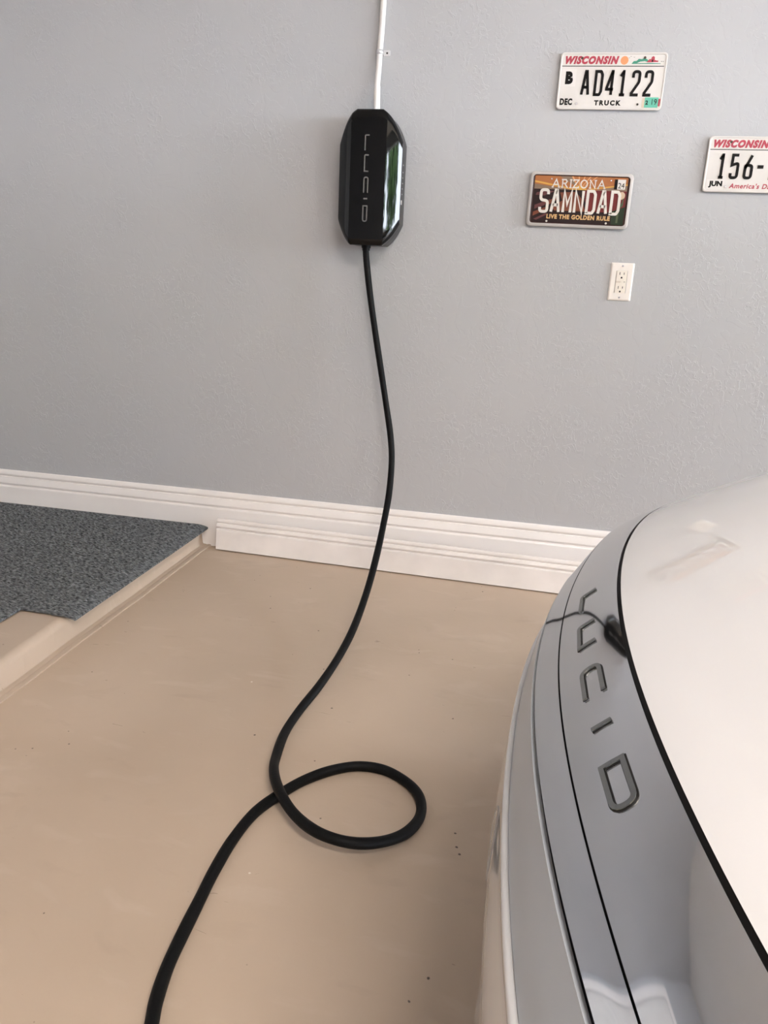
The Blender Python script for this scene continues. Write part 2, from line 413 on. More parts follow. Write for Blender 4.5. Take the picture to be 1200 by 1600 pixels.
# sectional door rolled up under the ceiling
gd = thing('door_2', 'beige sectional garage door rolled up under the ceiling', 'garage door', (ROOM_X1-.15, 0, DOOR_H+.14), kind='structure')
M_GDOOR = mat('beige steel garage door', (0.58, 0.50, 0.38), 0.5)
for i in range(4):
    bevel(MB().box((-.02-.56*i, DOOR_Y0+.05, 0), (-.56*(i+1), DOOR_Y1-.05, .045)).build('door_section', M_GDOOR, gd), .006)
for y in (DOOR_Y0+.1, DOOR_Y1-.1):
    MB().box((-2.6, y-.02, .05), (.02, y+.02, .10)).build('door_track', M_STEEL, gd)

# flat ceiling fixtures, added as fill light for the hood and floor
M_DIFF = mat('white fill light diffuser', (.9, .88, .85), .6)
FILL_W = 9.0
for lx, ly, lab in ((1.3, -3.6, 'added flat fill light on the ceiling above the car bonnet'), (3.9, -3.6, 'added flat fill light on the ceiling near the garage door')):
    cl = thing('added_ceiling_light', lab, 'fill light', (lx, ly, ROOM_H), group='added fill lights')
    bevel(MB().box((-.62, -.17, -.045), (.62, .17, 0)).build('housing', M_WHITE, cl), .006)
    MB().box((-.60, -.15, -.058), (.60, .15, -.045)).build('diffuser', M_DIFF, cl)
    al = bpy.data.lights.new('fill_light', 'AREA'); al.shape = 'RECTANGLE'; al.size = 1.18; al.size_y = .29; al.energy = FILL_W; al.color = (1.0, .925, .86)
    ao = bpy.data.objects.new('fill_light', al); COL.objects.link(ao); ao.parent = cl; ao.location = (0, 0, -.0595)

# raised concrete landing at the foot of the house door
def step_profile():
    r = .022; pts = [(STEP_X+.034, 0), (STEP_X+.034, .0035), (STEP_X+.030, .005), (STEP_X+.020, .0045), (STEP_X+.018, .0025), (STEP_X+.015, .0045), (STEP_X+.003, .0055)]
    pts.append((STEP_X, .010))
    for k in range(7):
        a = math.radians(90*k/6); pts.append((STEP_X-.004-r+r*math.cos(a), STEP_H-r+r*math.sin(a)))
    pts += [(ROOM_X0, STEP_H), (ROOM_X0, -.1), (STEP_X+.034, -.1)]
    return pts
sp = step_profile(); n = len(sp)
ys = np.linspace(-.0005, ROOM_Y1, 60); v = []
for y in ys:
    for i, (x, z) in enumerate(sp):
        wv = .0016*math.sin(y*9.1)+.0012*math.sin(y*23+1) if i < 15 and z > -.01 else 0
        v.append((x+wv, y, z))
f = []
for a in range(len(ys)-1):
    for j in range(n):
        k2 = (j+1) % n; f.append((a*n+j, a*n+k2, (a+1)*n+k2, (a+1)*n+j))
f += [tuple(range(n-1, -1, -1)), tuple(range((len(ys)-1)*n, len(ys)*n))]
st = mesh_obj('floor_landing', v, f, M_STEP, None, True, 30)
tag(st, 'raised beige concrete landing with a rounded edge under the grey mat', 'step', kind='structure')

# baseboard with stepped moulding
BB = [(0, 0), (-.0175, 0), (-.0175, .1480), (-.0160, .1510), (-.0120, .1525), (-.0085, .1535), (-.0085, .1575), (-.0140, .1600), (-.0150, .1640), (-.0138, .1720), (-.0112, .1830), (-.0100, .1880), (-.0058, .1895), (-.0058, .1935), (-.0100, .1950), (-.0108, .1990), (-.0098, .2075), (-.0075, .2130), (-.0050, .2152), (0, .2155)]
def profile_strip(pr, x0, x1, mirror=False):
    n = len(pr); v = [(x0, y, z) for y, z in pr]+[(x1, y, z) for y, z in pr]
    f = [(i, (i+1) % n, (i+1) % n+n, i+n) for i in range(n)]+[tuple(range(n-1, -1, -1)), tuple(range(n, 2*n))]
    return v, f
v, f = profile_strip(BB, ROOM_X0, ROOM_X1)
tag(mesh_obj('baseboard_back', v, f, M_TRIM, None, True, 18), 'tall off-white moulded baseboard along the grey wall', 'baseboard', kind='structure')

# loose length of baseboard standing against the fixed one
LB = [(.006, 0), (-.008, 0), (-.008, .0750), (-.0065, .0778), (-.0025, .0788), (.0005, .0795), (.0005, .0828), (-.0050, .0850), (-.0058, .0885), (-.0045, .0940), (-.0022, .0985), (.0020, .0995), (.0020, .1025), (-.0010, .1040), (-.0014, .1075), (-.0002, .1130), (.0020, .1165), (.006, .117)]
L0, L1 = np.array([-.7125, -.053]), np.array([.90, -.104])
ln = float(np.linalg.norm(L1-L0)); ang = math.atan2(*(L1-L0)[::-1])
v, f = profile_strip(LB, 0, ln)
lb = mesh_obj('loose_board', v, f, M_TRIM2, None, True, 18)
lb.location = (L0[0], L0[1], .0045); lb.rotation_euler = (math.radians(-5), 0, ang)
tag(lb, 'loose white moulded board standing on the floor against the baseboard', 'board')

# ------------------------------------------------------------------ grey ribbed mat over the landing
def build_mat():
    dx, dy = .0032, .0030
    x0, x1, y0, y1 = -2.15, -.761, -1.50, -.0195
    xs = np.linspace(x0, x1, int((x1-x0)/dx)+1); yy = np.linspace(y1, y0, int((y1-y0)/dy)+1)
    X, Y = np.meshgrid(xs, yy)
    nx_, ny_ = len(xs), len(yy)
    cx, cyy = (X[:-1, :-1]+X[1:, 1:])/2, (Y[:-1, :-1]+Y[1:, 1:])/2
    inside = (cyy > -.893+.02*(cx+.93)*(-1)) | (cx < -.930)
    # woven rows: short loops in rows along X, with random height per loop
    row = np.floor((Y+.0012*np.sin(X*90))/.0125); ph = row*2.39996
    loop = .5+.5*np.sin(X*2*math.pi/.024+ph*3.1+2.0*np.sin(X*37+row*1.7))
    rib = np.abs(np.sin(math.pi*(Y+.0012*np.sin(X*90))/.0125))**.7
    rnd = rng.random(X.shape)
    H = .0060*rib*(.25+.75*loop)+.0016*(rnd-.5)
    edge = x1-X
    band = np.clip((.030-edge)/.006, 0, 1)
    H = H*(1-band)+band*(.0012+.0009*(rnd-.5))
    droop = np.where(edge < .045, -.008*((.045-edge)/.045)**2, 0)
    eb = np.minimum.reduce([(y1-Y)/.010, np.abs(X-x1)/.002, np.where(X > -.936, (Y+.892)/.010, np.where(Y < -.88, (-.930-X)/.010, 9.0))])
    H = .0025+(H-.0025)*np.clip(eb, 0.05, 1)
    Z = STEP_H+.0075+H+droop+.0012*np.sin(X*6+1)*np.sin(Y*5)
    idx = -np.ones((ny_, nx_), int)
    use = np.zeros((ny_, nx_), bool)
    for a, b in ((0, 0), (0, 1), (1, 0), (1, 1)):
        use[a:ny_-1+a, b:nx_-1+b] |= inside
    idx[use] = np.arange(use.sum())
    V = np.stack([X[use], Y[use], Z[use]], -1)
    i, j = np.nonzero(inside)
    A, B, Cc, D = idx[i, j], idx[i+1, j], idx[i+1, j+1], idx[i, j+1]
    Fq = np.stack([A, B, Cc, D], -1)
    # skirt along the outline
    E_ = np.concatenate([Fq[:, [0, 1]], Fq[:, [1, 2]], Fq[:, [2, 3]], Fq[:, [3, 0]]])
    key = np.sort(E_, 1); ks = key[:, 0]*10**7+key[:, 1]
    u, inv, cnt = np.unique(ks, return_inverse=True, return_counts=True)
    be = E_[cnt[inv] == 1]
    bv = np.unique(be); mp = {int(b): len(V)+q for q, b in enumerate(bv)}
    low = V[bv].copy(); low[:, 2] -= .0068
    V = np.concatenate([V, low])
    faces = [tuple(q) for q in Fq]+[(int(a), mp[int(a)], mp[int(b)], int(b)) for a, b in be]
    return V, faces
V, faces = build_mat()
M_MAT = bpy.data.materials.new('charcoal ribbed carpet'); M_MAT.use_nodes = True
_t = M_MAT.node_tree; _b = _t.nodes['Principled BSDF']; setin(_b, Roughness=.95, Specular_IOR_Level=.1)
_n = _t.nodes.new('ShaderNodeTexNoise'); setin(_n, Scale=170.0, Detail=3)
_tc = _t.nodes.new('ShaderNodeTexCoord'); _mp = _t.nodes.new('ShaderNodeMapping'); _mp.inputs['Scale'].default_value = (.42, 1.35, 1.0)
_t.links.new(_tc.outputs['Object'], _mp.inputs[0]); _t.links.new(_mp.outputs[0], _n.inputs['Vector'])
_rp = _t.nodes.new('ShaderNodeValToRGB'); _e = _rp.color_ramp.elements
_e[0].position = .36; _e[0].color = (.045, .049, .052, 1); _e[1].position = .66; _e[1].color = (.225, .235, .242, 1)
_t.links.new(_n.outputs['Fac'], _rp.inputs[0]); _t.links.new(_rp.outputs[0], _b.inputs['Base Color'])
mo = mesh_obj('carpet_mat', V, faces, M_MAT, None, False)
tag(mo, 'charcoal ribbed carpet mat lying on the raised landing', 'mat')

# ------------------------------------------------------------------ wall charger
CH_X, CH_ZB, CH_ZT, CH_W = -0.1620, 1.1115, 1.5035, 0.199
def build_charger():
    ch = thing('wall_charger', 'glossy black wall-mounted car charger with grey lettering', 'charger', (CH_X, 0, CH_ZB))
    H, hw = CH_ZT-CH_ZB, CH_W/2
    tw, bw = .040, .0505        # half widths of the flat top and bottom
    tc, bc = .085, .068        # corner heights
    def top(x):
        a = abs(x)
        if a <= tw: return H
        s = (a-tw)/(hw-tw)
        return H-tc*(.40*s+.60*s**2.6)
    def bot(x):
        a = abs(x)
        if a <= bw: return 0
        s = (a-bw)/(hw-bw)
        return bc*(.55*s+.45*s**2.4)
    def prof(x):              # depth of the front
        a = abs(x); c = .056
        if a <= c: return .128-.001*(a/c)**2
        s = (a-c)/(hw-c); return .127-.030*s-.006*s*s
    xs = np.unique(np.concatenate([np.linspace(-hw, hw, 61), [-tw, tw, -bw, bw, -.056, .056, -.053, .053, -.059, .059]]))
    nz = 26; P = []
    for x in xs:
        zt, zb = top(x), bot(x); col = []
        for k in range(nz+1):
            t = k/nz; t = .5-.5*math.cos(math.pi*t)
            z = zb+(zt-zb)*t
            e = min(zt-z, z-zb)/.016
            y = prof(x)-.010*(max(0, 1-e))**2.2
            col.append((x, -y, z))
        P.append(col)
    P = np.array(P)
    mb = MB().grid(P, flip=True)
    # wrap-round lip going back to the body
    ring = [tuple(P[i, -1]) for i in range(len(xs))]+[tuple(P[-1, k]) for k in range(nz-1, -1, -1)]+[tuple(P[i, 0]) for i in range(len(xs)-2, -1, -1)]+[tuple(P[0, k]) for k in range(1, nz)]
    R0 = np.array(ring); R1 = R0.copy(); R1[:, 1] = np.minimum(-.080, R0[:, 1]+.012)
    mb.grid(np.stack([R0, R1]).transpose(1, 0, 2), closed_u=True)
    mb.build('front_cover', M_BLACKGLOSS, ch, True, 32)
    # grey body behind it
    c0 = np.array([0, 0, H/2]); body = []
    for (y, sc) in ((-.092, .965), (-.070, .985), (-.012, .985), (0.0, .93)):
        q = R0.copy(); q[:, 0] *= sc; q[:, 2] = c0[2]+(q[:, 2]-c0[2])*(1-(1-sc)*.55); q[:, 1] = y; body.append(q)
    b2 = MB().grid(np.array(body).transpose(1, 0, 2), closed_u=True)
    b2.build('body', M_GREYPL, ch, True, 40)
    # wordmark reading downwards: letter-up = +x, letter-right = -z
    specs = [('wL', .318, .043), ('wU', .262, .046), ('wC', .199, .045), ('wI', .1375, .001), ('wD', .116, .045)]
    for gl, z0, wd in specs:
        m2 = MB()
        g = glyph_mesh(gl, wd, .0125, .0036 if gl != 'wI' else .0042, .0006, MB(), 0, 0, 0, 0, .0002)
        v = [(-.0100+p[2], -.1279+p[1], z0-p[0]) for p in g.v]
        m2.add(v, [tuple(reversed(q)) for q in g.f])
        m2.build('letter', M_LOGO, ch)
    # status marks and maker's tab on the right flank
    fx = hw*.986
    for z in (.243, .222, .206, .190, .174, .158):
        MB().box((fx-.001, -.062, z), (fx+.0008, -.052, z+.003)).build('status_mark', mat('pale print', (.55, .54, .53), .5), ch)
    MB().box((fx-.001, -.070, .128), (fx+.001, -.057, .141)).build('status_tab', mat('white tab', (.8, .78, .76), .4), ch)
    g = MB().cyl((-.0105, -.062, -.006), (0, 0, 1), .0150, .012, 20); g.cyl((-.0105, -.062, -.014), (0, 0, 1), .0125, .010, 20)
    g.build('cable_gland', M_RUBBER, ch, True, 40)
    return ch
build_charger()

# ------------------------------------------------------------------ conduit and its strap
cp_path = catmull([(-.1500, -.0125, ROOM_H), (-.1535, -.0125, 2.1), (-.1590, -.0125, 1.80), (-.1635, -.0125, 1.69), (-.1640, -.0170, 1.645), (-.1628, -.034, 1.595), (-.1600, -.045, 1.560), (-.1590, -.0465, 1.53), (-.1585, -.0465, 1.499)], 6)
cd_ = thing('conduit', 'white painted metal conduit running up from the charger', 'conduit', (0, 0, 0))
v, f = tube_mesh(cp_path, .0092, 18); mesh_obj('pipe', v, f, M_CONDUIT, cd_, True, 40)
v, f = tube_mesh(cp_path[np.r_[(cp_path[:, 2] < 1.585) & (cp_path[:, 2] > 1.497)]], .0101, 18); mesh_obj('coupling', v, f, M_CONDUIT, cd_, True, 40)
sx, sz = -.1637, 1.683
M_ZINC = mat('bright zinc strap', (.78, .78, .80), .38, metal=.55)
stp = thing('conduit_strap', 'shiny one-hole metal strap holding the conduit to the wall', 'strap', (sx, 0, sz))
P = []
for a in np.linspace(-20, 200, 24):
    a = math.radians(a); P.append([(.0108*math.cos(a), -.0125-.0108*math.sin(a), -.0065), (.0108*math.cos(a), -.0125-.0108*math.sin(a), .0065)])
mb = MB().grid(np.array(P), flip=False); o = mb.build('band', M_ZINC, stp, True)
s_ = o.modifiers.new('solid', 'SOLIDIFY'); s_.thickness = .0016; s_.offset = 1
bevel(MB().prism(round_rect(.021, .0165, .003, 4, .0200, 0), -.0026, -.0002).build('ear', M_ZINC, stp), .0006)
sc = MB().cyl((.021, -.0026, 0), (0, -1, 0), .0030, .0018, 14, .0022); sc.build('screw', M_DARK, stp, True, 40)

# ------------------------------------------------------------------ charging cable
CAB = [(-0.1725,-0.0620,1.1150),(-0.1725,-0.0620,1.1063),(-0.1715,-0.0620,1.0807),(-0.1560,-0.0650,0.9811),(-0.1323,-0.0700,0.8595),(-0.1049,-0.0800,0.7361),(-0.0761,-0.0950,0.6114),(-0.0506,-0.1200,0.5086),(-0.0362,-0.1500,0.4279),(-0.0281,-0.2100,0.3326),(-0.0252,-0.2900,0.2563),(-0.0209,-0.4100,0.1765),(-0.0158,-0.5550,0.1157),(-0.0127,-0.7200,0.0754),(-0.0171,-0.8600,0.0546),(-0.0311,-0.9900,0.0374),(-0.0523,-1.0889,0.0190),(-0.0555,-1.1871,0.0180),(-0.0429,-1.2792,0.0220),(-0.0264,-1.3421,0.0300),(0.0070,-1.4064,0.0350),(0.0559,-1.4666,0.0370),(0.1079,-1.5061,0.0400),(0.1594,-1.5178,0.0380),(0.2044,-1.5068,0.0320),(0.2453,-1.4730,0.0220),(0.2737,-1.4281,0.0140),(0.2863,-1.3759,0.0115),(0.2748,-1.3213,0.0108),(0.2412,-1.2808,0.0108),(0.1877,-1.2524,0.0108),(0.1320,-1.2539,0.0108),(0.0831,-1.2816,0.0108),(0.0402,-1.3254,0.0108),(0.0087,-1.3754,0.0108),(-0.0245,-1.4497,0.0108),(-0.0371,-1.5312,0.0108),(-0.0381,-1.6149,0.0108),(-0.0340,-1.6887,0.0108),(-0.0302,-1.7551,0.0108),(-0.0251,-1.8148,0.0108),(-0.0151,-1.8678,0.0108),(-0.0030,-1.9058,0.0108),
 (.03, -2.00, .0108), (.07, -2.20, .0108), (.10, -2.55, .0108), (.16, -2.9, .0108), (.32, -3.18, .0108), (.6, -3.33, .0108), (.85, -3.33, .03), (1.02, -3.30, .16), (1.14, -3.26, .38), (1.22, -3.20, .58), (1.30, -3.10, .66)]
cpth = catmull(CAB, 8)
rad = .0105+.00025*np.sin(np.arange(len(cpth))*.37)
cb = thing('charging_cable', 'thick black charging cable hanging from the charger and looping on the floor', 'cable', (0, 0, 0))
v, f = tube_mesh(cpth, rad, 18); mesh_obj('cord', v, f, M_RUBBER, cb, True, 60)
v, f = tube_mesh([(1.28, -3.13, .645), (1.33, -3.06, .675), (1.37, -3.02, .69)], [.017, .026, .024], 18); mesh_obj('plug', v, f, M_GREYPL, cb, True, 50)

# ------------------------------------------------------------------ licence plates
def plate_base(name, label, x, z, rot, w=.305, h=.1525, m=None):
    pl = thing(name, label, 'license plate', (x, -.011, z), (0, -rot, 0), group='old license plates on the wall')
    rings = []
    # outer edge, raised rim, sunken field
    for (ins, y, r) in ((0, .0045, .011), (0, -.0002, .011), (.0012, -.0016, .0105), (.0040, -.0016, .0095), (.0058, 0.0, .0085)):
        rings.append([(px, y, pz) for px, pz in round_rect(w-2*ins, h-2*ins, r, 6)])
    n = len(rings[0]); mb = MB(); v = [p for r_ in rings for p in r_]; f = []
    for a in range(len(rings)-1):
        for j in range(n):
            k2 = (j+1) % n; f.append((a*n+j, a*n+k2, (a+1)*n+k2, (a+1)*n+j))
    f.append(tuple(range((len(rings)-1)*n, len(rings)*n)))
    mb.add(v, f).build('sheet', m or M_PLATE, pl, True, 30)
    def uv(u, vv): return (-w/2+u*w, h/2-vv*h)
    return pl, uv, w, h
def patch(name, poly, y, m, parent, t=.0004):
    """flat coloured patch, poly in local x/z"""
    a = sum(poly[i][0]*poly[(i+1) % len(poly)][1]-poly[(i+1) % len(poly)][0]*poly[i][1] for i in range(len(poly)))
    if a < 0: poly = poly[::-1]
    return MB().prism(poly, y-t, y).build(name, m, parent)
def rectp(uv, u0, u1, v0, v1): a = uv(u0, v1); b = uv(u1, v0); return [(a[0], a[1]), (b[0], a[1]), (b[0], b[1]), (a[0], b[1])]
def circ(c, r, n=24): return [(c[0]+r*math.cos(2*math.pi*k/n), c[1]+r*math.sin(2*math.pi*k/n)) for k in range(n)]
def txt(name, s, uv, w, h, u0, u1, v0, v1, m, parent, y=0.0, **kw):
    c = uv((u0+u1)/2, (v0+v1)/2); return text_obj(name, s, c[0], c[1], (u1-u0)*w, (v1-v0)*h, y, m, parent, **kw)
def char(ch, uv, w, h, uc, uw, v0, v1, sw, m, parent, depth=.0014, shear=0.0):
    o = uv(uc-uw/2, v1); mb = MB()
    glyph_mesh(ch, uw*w-sw, (v1-v0)*h-sw, sw, depth, mb, o[0]+sw/2, o[1]+sw/2, 0.0, shear)
    return mb.build('embossed_character', m, parent)
def screw(uv, u, v, parent, m, r=.0038, name='screw'):
    c = uv(u, v); o = MB().cyl((c[0], 0, c[1]), (0, -1, 0), r, .0022, 14, r*.75).build(name, m, parent, True, 40); return o

def wisconsin(label, x, z, rot):
    pl, uv, w, h = plate_base('license_plate', label, x, z, rot)
    txt('state_name', 'WISCONSIN', uv, w, h, .046, .552, .062, .205, M_INKRED, pl, shear=.28, bold=.07, spacing=1.2)
    patch('rule_line', rectp(uv, .02, .975, .231, .243), 0, M_INKBLACK, pl)
    c = uv(.603, .138); patch('sun_print', circ(c, .0112), 0, M_INKORANGE, pl)
    for (du, dv) in ((.645, .10), (.66, .075), (.69, .085)):
        a = uv(du, dv); MB().add([(a[0]-.003, -.0004, a[1]+.0014), (a[0], -.0004, a[1]-.0006), (a[0]+.003, -.0004, a[1]+.0016), (a[0], -.0004, a[1]+.0004)], [(0, 1, 3), (1, 2, 3)]).build('bird_print', M_INKBLACK, pl)
    hill = [uv(*q) for q in ((.672, .198), (.690, .150), (.715, .148), (.735, .112), (.765, .118), (.785, .092), (.81, .118), (.835, .15), (.83, .172), (.79, .150), (.75, .160), (.72, .185), (.84, .182), (.94, .190), (.94, .198))]
    patch('hill_print', hill, 0, M_INKGREEN, pl)
    barn = [uv(*q) for q in ((.808, .170), (.832, .118), (.848, .118), (.852, .082), (.866, .064), (.879, .082), (.881, .130), (.900, .140), (.915, .140), (.915, .165), (.83, .172))]
    patch('barn_print', barn, -.0002, M_INKRED, pl)
    a = uv(.862, .14); patch('barn_door_print', [(a[0]-.002, a[1]-.004), (a[0]+.002, a[1]-.004), (a[0]+.002, a[1]+.002), (a[0]-.002, a[1]+.002)], -.0006, M_INKBLACK, pl)
    for u in (.945, .96): a = uv(u, .157); patch('cow_print', circ(a, .0011, 8), 0, M_INKBLACK, pl)
    return pl, uv, w, h

pl, uv, w, h = wisconsin('white truck license plate AD4122 with a green sticker, highest on the wall', .5405, 1.6027, -.005)
o = patch('month_box', rectp(uv, .022, .165, .285, .59), -.0001, mat('white sticker', (.74, .70, .67), .35), pl)
txt('class_letter', 'B', uv, w, h, .064, .137, .33, .555, M_INKBLACK, pl, y=-.0006, bold=.075)
for ch_, uc in zip('AD4122', (.262, .385, .497, .612, .735, .853)):
    char(ch_, uv, w, h, uc, .088, .305, .762, .0078, M_INKBLACK, pl)
txt('month_print', 'DEC', uv, w, h, .032, .152, .805, .925, M_INKBLACK, pl, bold=.055, spacing=1.1)
txt('type_print', 'TRUCK', uv, w, h, .362, .618, .832, .925, M_INKBLACK, pl, bold=.055, spacing=1.35)
patch('year_sticker', rectp(uv, .838, .965, .775, .955), -.0002, M_STGREEN, pl)
patch('sticker_edge', rectp(uv, .815, .838, .79, .96), -.0003, mat('tan sticker', (.62, .52, .40), .4), pl)
patch('sticker_corner', rectp(uv, .965, .984, .80, .93), -.0002, M_INKRED, pl)
txt('year_print', '19', uv, w, h, .905, .952, .805, .905, M_INKBLACK, pl, y=-.0007)
txt('sticker_mark', '2', uv, w, h, .846, .872, .83, .905, M_INKBLACK, pl, y=-.0007, bold=.04)
for (u, v_) in ((.205, .10), (.79, .09)): screw(uv, u, v_, pl, mat('rusty screw', (.09, .06, .045), .5, metal=.5))
screw(uv, .195, .90, pl, M_STEEL, .0032, 'eyelet'); screw(uv, .775, .90, pl, M_DARK, .0032, 'eyelet')

pl, uv, w, h = wisconsin('white license plate numbered 156 at the right edge of the wall', .9938, 1.3825, 0.0)
for ch_, uc, uw in zip('156-E', (.150, .268, .395, .505, .628), (.080, .088, .088, .052, .088)):
    if ch_ == '-':
        a = uv(.476, .565); b = uv(.529, .505)
        MB().box((a[0], -.0014, a[1]), (b[0], 0, b[1])).build('embossed_character', M_INKBLACK, pl)
    else: char(ch_, uv, w, h, uc, uw, .308, .762, .0078, M_INKBLACK, pl)
patch('month_sticker', rectp(uv, .028, .195, .775, .955), -.0001, mat('white sticker', (.74, .70, .67), .35), pl)
txt('month_print', 'JUN', uv, w, h, .052, .178, .80, .925, M_INKBLACK, pl, y=-.0006, bold=.055)
txt('slogan_print', "America's Dairyland", uv, w, h, .245, .815, .835, .955, M_INKRED, pl, shear=.18, bold=.025, spacing=1.12)
screw(uv, .212, .905, pl, M_STEEL, .0032, 'eyelet'); screw(uv, .205, .10, pl, mat('rusty screw', (.09, .06, .045), .5, metal=.5))

def arizona():
    pl, uv, w, h = plate_base('license_plate', 'desert sunset license plate SAMNDAD in a clear frame above the outlet', .4857, 1.2726, -.0088, .297, .147, mat('brown desert plate print', (.050, .020, .016), .4))
    # bright frame around it
    fr_ = MB(); n = len(round_rect(1, 1, .1, 6)); rr = []
    for (ww, hh, r, y) in ((.309, .159, .014, .0045), (.309, .159, .014, -.0022), (.305, .155, .013, -.0034), (.292, .142, .010, -.0034), (.290, .140, .009, -.0008)):
        rr.append([(px, y, pz) for px, pz in round_rect(ww, hh, r, 6)])
    v = [p for r_ in rr for p in r_]; f = [(a*n+j, a*n+(j+1) % n, (a+1)*n+(j+1) % n, (a+1)*n+j) for a in range(4) for j in range(n)]
    fr_.add(v, f).build('frame', mat('brushed silver plate frame', (.50, .47, .455), .45, metal=.2), pl, True, 30)
    def pp(name, pts, m, lay): return patch(name, [uv(*q) for q in pts], -.0002*lay, m, pl, .0002)
    OR = mat('burnt orange print', (.42, .155, .055), .4); TAN = mat('dusk tan print', (.24, .165, .115), .4); YE = mat('sun yellow print', (.66, .36, .08), .4)
    RD = mat('canyon red print', (.16, .022, .022), .4); RS = mat('rust rock print', (.20, .062, .034), .4); MV = mat('mauve rock print', (.13, .045, .045), .4)
    GN = mat('cactus green print', (.022, .036, .018), .4); DK = mat('dark canyon print', (.022, .010, .010), .4); CR = mat('cream print', (.74, .69, .63), .4)
    pp('sky_print', [(.03, .04), (.97, .04), (.97, .30), (.03, .30)], OR, 1)
    pp('haze_print', [(.03, .20), (.40, .30), (.03, .30)], TAN, 2); pp('haze_print', [(.97, .16), (.66, .30), (.97, .30)], TAN, 2); pp('haze_print', [(.28, .04), (.47, .25), (.40, .04)], TAN, 2)
    pp('ray_print', [(.03, .135), (.42, .27), (.42, .30), (.03, .17)], YE, 3); pp('ray_print', [(.97, .16), (.60, .27), (.60, .29), (.97, .19)], YE, 3)
    for a0, a1 in ((.40, .42), (.47, .482), (.53, .54), (.585, .60), (.65, .665)):
        pp('ray_print', [(a0-.0, .04), (a1, .04), (.49+(a0-.5)*.3+.01, .22), (.49+(a0-.5)*.3, .22)], mat('pale ray print', (.70, .34, .15), .4), 3)
    pp('sun_print', [(.49+.075*math.cos(a), .30-.085*math.sin(a)) for a in np.linspace(0, math.pi, 14)], YE, 4)
    pp('ground_print', [(.03, .30), (.97, .30), (.97, .96), (.03, .96)], DK, 1)
    pp('mesa_print', [(.55, .30), (.97, .30), (.97, .60), (.86, .72), (.60, .72), (.56, .5)], RD, 2)
    pp('rock_print', [(.30, .36), (.46, .34), (.52, .46), (.58, .72), (.26, .72), (.22, .64), (.33, .52)], RS, 3)
    pp('rock_print', [(.06, .37), (.18, .33), (.24, .34), (.14, .43), (.05, .42)], MV, 2)
    pp('rock_print', [(.05, .62), (.20, .50), (.24, .52), (.14, .63), (.05, .70)], MV, 2)
    pp('rock_print', [(.04, .76), (.16, .66), (.20, .68), (.04, .84)], RS, 2); pp('rock_print', [(.05, .90), (.17, .78), (.20, .79), (.08, .92)], MV, 2)
    pp('rock_print', [(.14, .57), (.27, .45), (.30, .47), (.20, .60)], RS, 3)
    pp('moon_print', [(.925+.033*math.cos(a), .385+.075*math.sin(a)) for a in np.linspace(0, 2*math.pi, 18)[:-1]], mat('pale moon print', (.62, .46, .32), .4), 3)
    pp('bush_print', [(.84, .70), (.97, .60), (.97, .96), (.85, .96)], GN, 3)
    pp('cactus_print', [(.895, .92), (.893, .40), (.905, .36), (.917, .40), (.915, .55), (.935, .52), (.937, .44), (.948, .44), (.948, .58), (.917, .64), (.915, .92)], mat('light cactus print', (.085, .105, .055), .4), 4)
    # state name with serifs
    x0 = .215; names = 'ARIZONA'; ws = (.085, .075, .03, .07, .085, .08, .085); cx = x0
    GL = {'A': [[(0, 0), (.5, 1), (1, 0)], [(.2, .35), (.8, .35)], [(-.12, 0), (.18, 0)], [(.82, 0), (1.12, 0)]],
          'R': [[(.15, 0), (.15, 1), (.7, 1), (.88, .78), (.7, .52), (.15, .52)], [(.5, .52), (1, 0), (1.08, 0)], [(-.05, 0), (.35, 0)], [(-.05, 1), (.2, 1)]],
          'I': [[(.5, 0), (.5, 1)], [(0, 0), (1, 0)], [(0, 1), (1, 1)]],
          'Z': [[(.05, .8), (.05, 1), (.95, 1), (.05, 0), (1, 0), (1, .2)]],
          'O': [[(.5+.48*math.sin(a), .5+.5*math.cos(a)) for a in np.linspace(0, 2*math.pi, 19)]],
          'N': [[(.12, 0), (.12, 1), (.88, 0), (.88, 1)], [(-.08, 0), (.3, 0)], [(.7, 1), (1.08, 1)], [(-.05, 1), (.15, 1)]]}
    for q, (ch_, cw) in enumerate(zip(names, ws)):
        mb = MB(); cwm = cw*w*.80; chh = .150*h
        o = uv(cx, .258); cx += cw+.006
        for pts in GL[ch_]:
            A, B = ribbon([(p[0]*cwm, p[1]*chh) for p in pts], .0036); n_ = len(A)
            mb.add([(o[0]+p[0], -.0014, o[1]+p[1]) for p in A]+[(o[0]+p[0], -.0014, o[1]+p[1]) for p in B], [(i, n_+i, n_+i+1, i+1) for i in range(n_-1)])
        mb.build('state_letter', CR, pl)
    for ch_, uc in zip('SAMNDAD', (.144, .263, .384, .500, .624, .745, .868)):
        char(ch_, uv, w, h, uc, .107, .288, .775, .0084, CR, pl, .0020)
    txt('slogan_print', 'LIVE THE GOLDEN RULE', uv, w, h, .185, .835, .792, .885, mat('gold print', (.70, .44, .20), .4), pl, y=-.0008, bold=.05, spacing=1.15)
    patch('year_sticker', rectp(uv, .838, .948, .075, .265), -.0012, M_PLATE, pl, .0003)
    patch('month_sticker', rectp(uv, .838, .868, .075, .265), -.0015, M_INKBLACK, pl, .0003)
    txt('year_print', '24', uv, w, h, .876, .938, .14, .245, M_INKBLACK, pl, y=-.0015)
    for u, v_ in ((.20, .10), (.80, .10)): screw(uv, u, v_, pl, M_STEEL, .0030)
    for u, v_ in ((.19, .935), (.80, .935)): screw(uv, u, v_, pl, CR, .0034, 'eyelet')
arizona()

